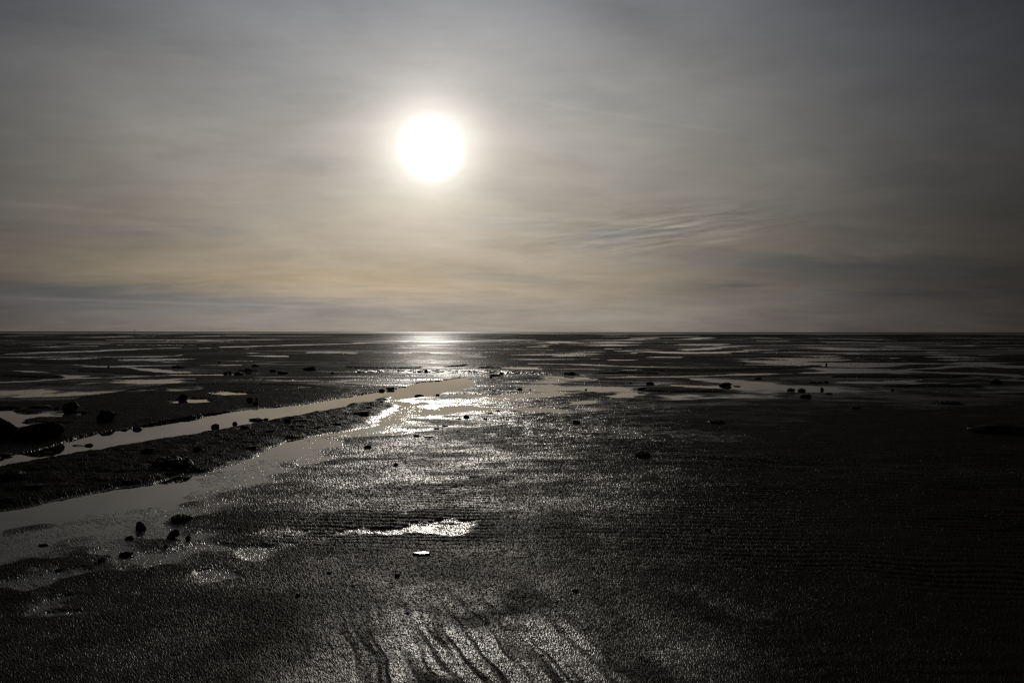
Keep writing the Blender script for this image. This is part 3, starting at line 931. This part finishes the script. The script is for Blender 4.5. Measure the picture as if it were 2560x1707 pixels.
stone(471, 1053, 9, 5, 'little stone at the far edge of the upper channel below the round rock')
stone(538, 1070, 21, 13, 'peaked rock on the near lip of the upper channel', 'rock', .8)
stone(587, 1062, 14, 9, 'knobbly rock on the channel lip right of the peaked lip rock')
stone(614, 1073, 28, 10, 'broad dark rock on the bank below the knobbly lip rock')
stone(718, 1055, 21, 10, 'rounded rock on the bank top near the bend of the upper channel', 'rock', .5)
stone(665, 1051, 13, 7, 'small dark rock on the channel lip left of the rounded bank rock')
stone(641, 1052, 40, 9, 'long ragged clod along the near lip of the upper channel', 'clod')
stone(755, 1054, 50, 9, 'long dark mud clod on the bank right of the rounded bank rock', 'clod')
stone(742, 1068, 46, 9, 'dark mud clod lower on the bank above the upper end of the lower channel', 'clod')
stone(841, 1062, 26, 7, 'flat dark clod at the edge of the sun glitter on the bank', 'clod')
stone(817, 1064, 12, 5, 'small clod just left of the flat glitter-edge clod', 'clod')
stone(799, 1070, 16, 6, 'small clod below and left of the flat glitter-edge clod', 'clod')
stone(905, 1034, 42, 8, 'dark ragged clod at the left rim of the bright sun reflection', 'clod')
stone(923, 1020, 18, 5, 'thin clod above the ragged clod at the left rim of the reflection', 'clod')
stone(774, 926, 36, 11, 'large flat-topped rock beside the thin far stream', 'rock', .6, 0, .6)
stone(639, 916.5, 19, 6, 'flat rock behind the row of stones in the thin far stream', 'rock', .5)
stone(597, 938, 26, 9, 'wide block in the row of stones in the thin far stream', 'rock', .9)
stone(575, 936, 9, 8, 'pointed stone left of the wide block in the thin far stream', 'rock', .9, -.3)
stone(564, 934.5, 12, 5, 'leftmost low stone of the row in the thin far stream')
stone(620, 934.5, 17, 4, 'low stone right of the wide block in the thin far stream')
stone(682, 930, 18, 7, 'rounded stone on the far side of the stream near the long block')
stone(706, 935, 29, 8, 'long block at the right end of the row in the thin far stream', 'rock', .9, .2)
stone(621, 929, 19, 9, 'dark hummock rock on the mud behind the row of stream stones', 'rock', .4)
stone(831, 934.5, 10, 4, 'tiny stone in the thin stream right of the large flat-topped rock')
stone(899, 931.5, 8, 5, 'small stone at the left start of the rippling riffle')
stone(445, 920, 32, 7, 'low dark hummock of mud left of the far stream stones', 'clod')
stone(271, 919.5, 4.5, 6, 'tiny upright stone beside a thin far water line on the left')
stone(548, 907, 8, 4, 'tiny stone beyond the far water line above the stream stones')
stone(1065, 931, 11, 8, 'small forked dark stone in the riffle under the sun', 'rock', .9)
stone(1050, 931, 16, 4, 'flat stone in the riffle left of the forked stone')
stone(1254, 936, 12, 7, 'dark stone standing in the right half of the riffle')
stone(1238, 939, 36, 4.5, 'low seaweed strip below the dark riffle stone', 'weed')
stone(1227, 945, 10, 4.5, 'small stone in a puddle just below the riffle')
stone(1236, 977.5, 12, 4.5, 'flat stone on wet mud right of the sun reflection', 'rock')
stone(1300, 975, 14, 6, 'pointed small stone on the edge of the wet triangle of mud', 'rock', .7)
stone(1326, 975, 5, 3, 'tiny stone right of the pointed stone on the wet triangle')
stone(953, 1007, 9, 4.5, 'small stone at the left end of the oval puddle near the reflection')
stone(976, 973, 24, 6, 'ragged clod on the far lip of the upper channel near its right end', 'clod')
stone(980, 977, 9, 3.5, 'small clod at the waterline under the ragged far-lip clod', 'clod')
stone(954, 976, 16, 4.5, 'low clod left of the ragged far-lip clod', 'clod')
stone(1012, 967, 6, 3, 'tiny stone on the far shore of the upper channel near its right end')
stone(1048, 993, 27, 9, 'forked dark clod above the brightest patch of reflection', 'clod')
stone(1094, 989, 12, 5, 'small clod right of the forked clod above the reflection', 'clod')
stone(1166, 1045, 18, 9, 'peaked dark rock at the lower right rim of the bright reflection', 'rock', .8)
stone(1146, 1049, 19, 4, 'flat stone just left of the peaked rock under the reflection')
stone(1113, 1066, 18, 5, 'flat dark clod below the flat stone under the reflection', 'clod')
stone(1091, 1073, 17, 4.5, 'thin clod left of and below the flat dark clod', 'clod')
stone(1245, 1028, 11, 4, 'small clod at the top right of the peaked rock', 'clod')
stone(1225, 1034, 24, 4, 'thin dark clod in a line right of the peaked rock', 'clod')
stone(1213, 1049, 12, 4.5, 'small clod below the thin clod line right of the peaked rock', 'clod')
stone(1145, 1080, 14, 4, 'small clod alone on the mud under the reflection rim', 'clod')
stone(1041, 1091, 18, 6, 'rough clod in the middle of the mud under the reflection', 'clod')
stone(1072, 1094, 24, 5, 'low clod right of the rough clod under the reflection', 'clod')
stone(920, 1120, 20, 8, 'rough clod at the left of the glittering mud beside the lower channel', 'clod')
stone(989, 1163, 14, 7, 'lone dark pebble on the glittering mud in the middle', 'rock', .6)
stone(1186, 1193, 32, 7, 'low dark clod on the glittering mud right of the lone pebble', 'clod')
stone(1441, 1059, 22, 10, 'square dark block alone on the mud right of the reflection', 'rock', .9, .2)
stone(1625, 962, 21, 8, 'mounded rock beside a thin water line on the right', 'rock', .5)
stone(1603, 974.5, 23, 6, 'flat slab in front of the mounded rock on the right', 'rock', .9)
stone(1577, 959, 8, 4, 'small stone left of the mounded rock on the right')
stone(1465, 975, 7, 3.5, 'tiny stone at the left tip of a shallow puddle')
stone(1425, 937, 34, 9, 'dark hump of mud at the right end of the riffle', 'clod')
stone(1552, 931, 34, 5, 'long low mud hump right of the riffle', 'clod')
stone(1813, 965, 34, 10, 'double-humped rock in the wet channel on the right', 'rock', .4, .2)
stone(1843, 966.5, 22, 3, 'thin flat stone trailing right of the double-humped rock')
stone(1978, 978, 22, 8, 'left one of two round rocks side by side in shallow water', 'rock', .4, -.1)
stone(2004, 978.5, 20, 8, 'right one of two round rocks side by side in shallow water', 'rock', .4)
stone(2055, 975.5, 9, 7, 'small round rock alone right of the two side-by-side rocks', 'rock', .4)
stone(2013, 995, 30, 10, 'low pointed rock in front of the two side-by-side rocks', 'rock', .6, .2)
stone(2072, 986, 19, 5, 'flat stone right of the low pointed rock', 'rock')
stone(2231, 978, 7, 6, 'small lone stone at the lower shore of the right wet channel')
stone(2066, 958, 10, 6, 'stone at the left tip of the long still pool on the right')
stone(2038, 958, 44, 5, 'strip of dark seaweed left of the long still pool', 'weed')
stone(2066, 914, 5, 6, 'tiny upright stone on the far wet sand at right')
stone(1860, 911, 4, 4, 'tiny stone on the far wet sand right of centre')
stone(1896, 948, 18, 5, 'low clod on the dark bar between the right channels', 'clod')
stone(2490, 959, 24, 10, 'dark rock near the right edge beyond the wet channel', 'rock', .4)
stone(2500, 1084, 128, 22, 'large black hump of rock at the right edge of the picture', 'boulder', .4, .3, .5, .12)
stone(2370, 1010, 54, 8, 'low dark seaweed mound on the dark sand at far right', 'weed')
stone(2140, 1021, 22, 6, 'low clod on the dark sand at right below the wet channel', 'clod')
stone(1790, 1058, 40, 9, 'low dark seaweed heap on the sand right of the square block', 'weed')
stone(1606, 1143, 42, 16, 'glinting seaweed heap on the rippled sand right of centre', 'weed')
stone(352, 1325, 24, 21, 'upright five-sided rock at the near edge of the lower channel', 'rock', .85, -.05)
stone(433, 1346, 29, 23, 'triangular rock right of the upright five-sided rock', 'rock', .8, .35)
stone(470, 1350, 13, 12, 'small round stone just right of the triangular rock', 'rock', .5)
stone(326, 1348, 25, 10, 'flat rock below the upright five-sided rock', 'rock', .7, .2)
stone(315, 1390, 33, 14, 'long slanting rock with a glint at its tip in the foreground rills', 'rock', .6, .3)
stone(415, 1369, 10, 8, 'small stone below the triangular rock')
stone(254, 1403, 16, 9, 'low dark stone left of the long slanting rock')
stone(454, 1303, 54, 18, 'shaggy seaweed heap on the near edge of the lower channel', 'weed')
stone(108, 1364, 20, 6, 'flat stone on the speckled wet sand at lower left')
stone(150, 1426, 20, 7, 'flat stone in the lowest rill at lower left')
stone(222, 1116, 20, 8, 'rounded stone lying in the upper channel near its left end', 'rock', .4)
stone(13, 1140, 32, 8, 'dark flat rock in the upper channel at the left edge', 'rock', .4)
stone(993, 1441, 15, 9, 'round black pebble in the middle of the foreground', 'rock', .5)
stone(823, 1433, 13, 6, 'black pebble left of the round foreground pebble', 'rock', .5)
stone(1019, 1533, 11, 5, 'small black pebble low in the foreground above the bright rills', 'rock', .5)
stone(745, 1489, 12, 7, 'small dark pebble in the left foreground', 'rock', .5)
stone(1437, 1478, 18, 8, 'dark pebble in the foreground right of the glitter', 'rock', .5)
stone(1767, 1326, 16, 8, 'dark clod on the rippled sand at right', 'clod')
stone(430, 1167, 96, 25, 'wide black seaweed heap on the bank between the channels', 'weed', deep=.6)
stone(30, 1196, 62, 16, 'black seaweed heap on the bank at the left edge', 'weed', deep=.6)
stone(90, 1217, 60, 9, 'low ledge of mud below the left edge seaweed heap', 'clod', deep=.5)
stone(493, 1128, 21, 13, 'dark rough clod on the bank above the wide seaweed heap', 'clod')
stone(370, 1131, 34, 13, 'dark hump of mud on the bank left of the rough clod', 'clod')
stone(630, 1121, 30, 8, 'dark clod on the bank beside the top of the lower channel', 'clod')
stone(676, 1080, 26, 7, 'dark clod on the bank below the broad dark rock', 'clod')
stone(118, 1135, 22, 5, 'small clod on the near edge of the upper channel at left', 'clod')


def stick():
    x, y, z = on_ground(198, 1116)
    bm = bmesh.new()
    m = math.hypot(x, y) / FPX
    L = 30 * m
    prev = None
    for k in range(7):
        f_ = k / 6
        c = Vector(((f_ - .5) * L, 0.01 * math.sin(f_ * 5), 0.010 + 0.006 * math.sin(f_ * 4)))
        r_ = 0.008 * (1 - .5 * f_)
        ring = [bm.verts.new(c + Vector((0, math.cos(q) * r_, math.sin(q) * r_))) for q in (0, 1.26, 2.51, 3.77, 5.03)]
        if prev:
            for i in range(5):
                bm.faces.new((prev[i], prev[(i + 1) % 5], ring[(i + 1) % 5], ring[i]))
        else:
            bm.faces.new(ring[::-1])
        prev = ring
    bm.faces.new(prev)
    o = finish(bm, 'driftwood_stick', M_WOOD)
    o.location = (x, y, max(z, 0.0) - 0.006)
    o.rotation_euler = (0, 0, -0.06)
    tag(o, 'thin dark stick lying left of the rounded stone in the upper channel', 'stick')


stick()


def glint_slab():  # slab added and tilted to mirror the sun as a white glint
    x, y, z = on_ground(1055, 1387)
    m = math.hypot(x, y) / FPX
    bm = bmesh.new()
    rr = random.Random(4)
    n = 14
    top, bot = [], []
    for i in range(n):
        a = 2 * math.pi * i / n
        q = rr.uniform(.82, 1.1)
        top.append(bm.verts.new((math.cos(a) * q * 22 * m, math.sin(a) * q * 11 * m, 0.012 + 0.0006 * math.sin(3 * a))))
        bot.append(bm.verts.new((math.cos(a) * q * 23 * m, math.sin(a) * q * 12 * m, -0.01)))
    bm.faces.new(top)
    bm.faces.new(bot[::-1])
    for i in range(n):
        bm.faces.new((bot[i], bot[(i + 1) % n], top[(i + 1) % n], top[i]))
    o = finish(bm, 'glint_slab', M_GLINT)
    o.location = (x, y + 0.03, z)
    o.rotation_euler = (R(1.2), 0, 0.05)
    tag(o, 'thin flat slab added to mirror the sun as a white flash in the glitter', 'rock', G_ROCK)


glint_slab()


def shell(px, py, w, label, curved):
    x, y, z = on_ground(px, py)
    m = math.hypot(x, y) / FPX
    L = w * m
    bm = bmesh.new()
    n, k = 10, 6
    rows = []
    for i in range(n + 1):
        a = math.pi * (0.05 + 0.9 * i / n)
        row = []
        for j in range(k + 1):
            q = j / k
            if curved:   # a half-buried razor-like curve standing on edge
                r_ = L * .5 * (1 - .12 * q)
                row.append(bm.verts.new((math.cos(a) * r_ * 1.1, (q - .5) * L * .35, math.sin(a) * r_ * .55 - .004)))
            else:        # a cupped cockle valve
                r_ = L * .5 * q
                row.append(bm.verts.new((math.cos(a * 2.1) * r_, math.sin(a * 2.1) * r_ * .9, L * .35 * (1 - q * q) + .001 * (i % 2) * q)))
        rows.append(row)
    for a, b_ in zip(rows, rows[1:]):
        for j in range(k):
            bm.faces.new((a[j], a[j + 1], b_[j + 1], b_[j]))
    bmesh.ops.solidify(bm, geom=bm.faces[:], thickness=.002)
    o = finish(bm, 'shell', M_SHELL, None, True)
    o.location = (x, y, z)
    tag(o, label, 'shell', 'pale shells on the dark sand')


shell(2428, 1072, 16, 'pale curved shell beside the black hump at the right edge', True)
shell(2359, 1150, 6, 'small white shell on the dark sand at right', False)
shell(335, 1373, 6, 'small pale chip put in as the glint at the tip of the long slanting rock', False)  # white piece stands in for a glint of light on the rock tip


def marker():
    d = ray(337, 829)
    x, y = d.x / d.y * 700, 700.0
    root = bpy.data.objects.new('marker_post', None)
    col.objects.link(root)
    root.location = (x, y, 0)
    bm = bmesh.new()
    bmesh.ops.create_cone(bm, cap_ends=True, segments=8, radius1=.16, radius2=.10, depth=4.0)
    bmesh.ops.translate(bm, verts=bm.verts, vec=(0, 0, 1.2))
    finish(bm, 'pole', M_WOOD, root)
    bm = bmesh.new()
    bmesh.ops.create_cone(bm, cap_ends=True, segments=8, radius1=.42, radius2=.05, depth=.7)
    bmesh.ops.translate(bm, verts=bm.verts, vec=(0, 0, 3.1))
    finish(bm, 'topmark', M_WOOD, root)
    tag(root, 'tiny distant marker post on the horizon at left', 'post')


marker()


def bird():
    d = ray(2378, 157)
    p = Vector((0, 0, CAM_H)) + d * 420
    root = bpy.data.objects.new('flying_bird', None)
    col.objects.link(root)
    root.location = p
    root.rotation_euler = (0, 0, 0.5)
    bm = bmesh.new()
    bmesh.ops.create_uvsphere(bm, u_segments=8, v_segments=7, radius=1)
    for v in bm.verts:
        t_ = (v.co.y + 1) / 2
        s_ = 0.085 * (1 - .45 * abs(v.co.y))
        v.co = Vector((v.co.x * s_, v.co.y * .24 + (.05 if t_ > .9 else 0), v.co.z * s_ + .02 * t_))
    finish(bm, 'body', M_FEATHER, root, True)
    for s in (-1, 1):
        bm = bmesh.new()
        pts = [(0, .08, .05), (.28, .12, .16), (.56, -.02, .10), (.30, -.06, .13), (0, -.08, .04)]
        up = [bm.verts.new((s * a, b_, c_ + .008)) for a, b_, c_ in pts]
        dn = [bm.verts.new((s * a, b_, c_ - .008)) for a, b_, c_ in pts]
        bm.faces.new(up)
        bm.faces.new(dn[::-1])
        for i in range(5):
            bm.faces.new((up[i], dn[i], dn[(i + 1) % 5], up[(i + 1) % 5]))
        bmesh.ops.recalc_face_normals(bm, faces=bm.faces)
        finish(bm, 'wing', M_FEATHER, root)
    tag(root, 'tiny dark bird flying high in the grey sky at upper right', 'bird')


bird()
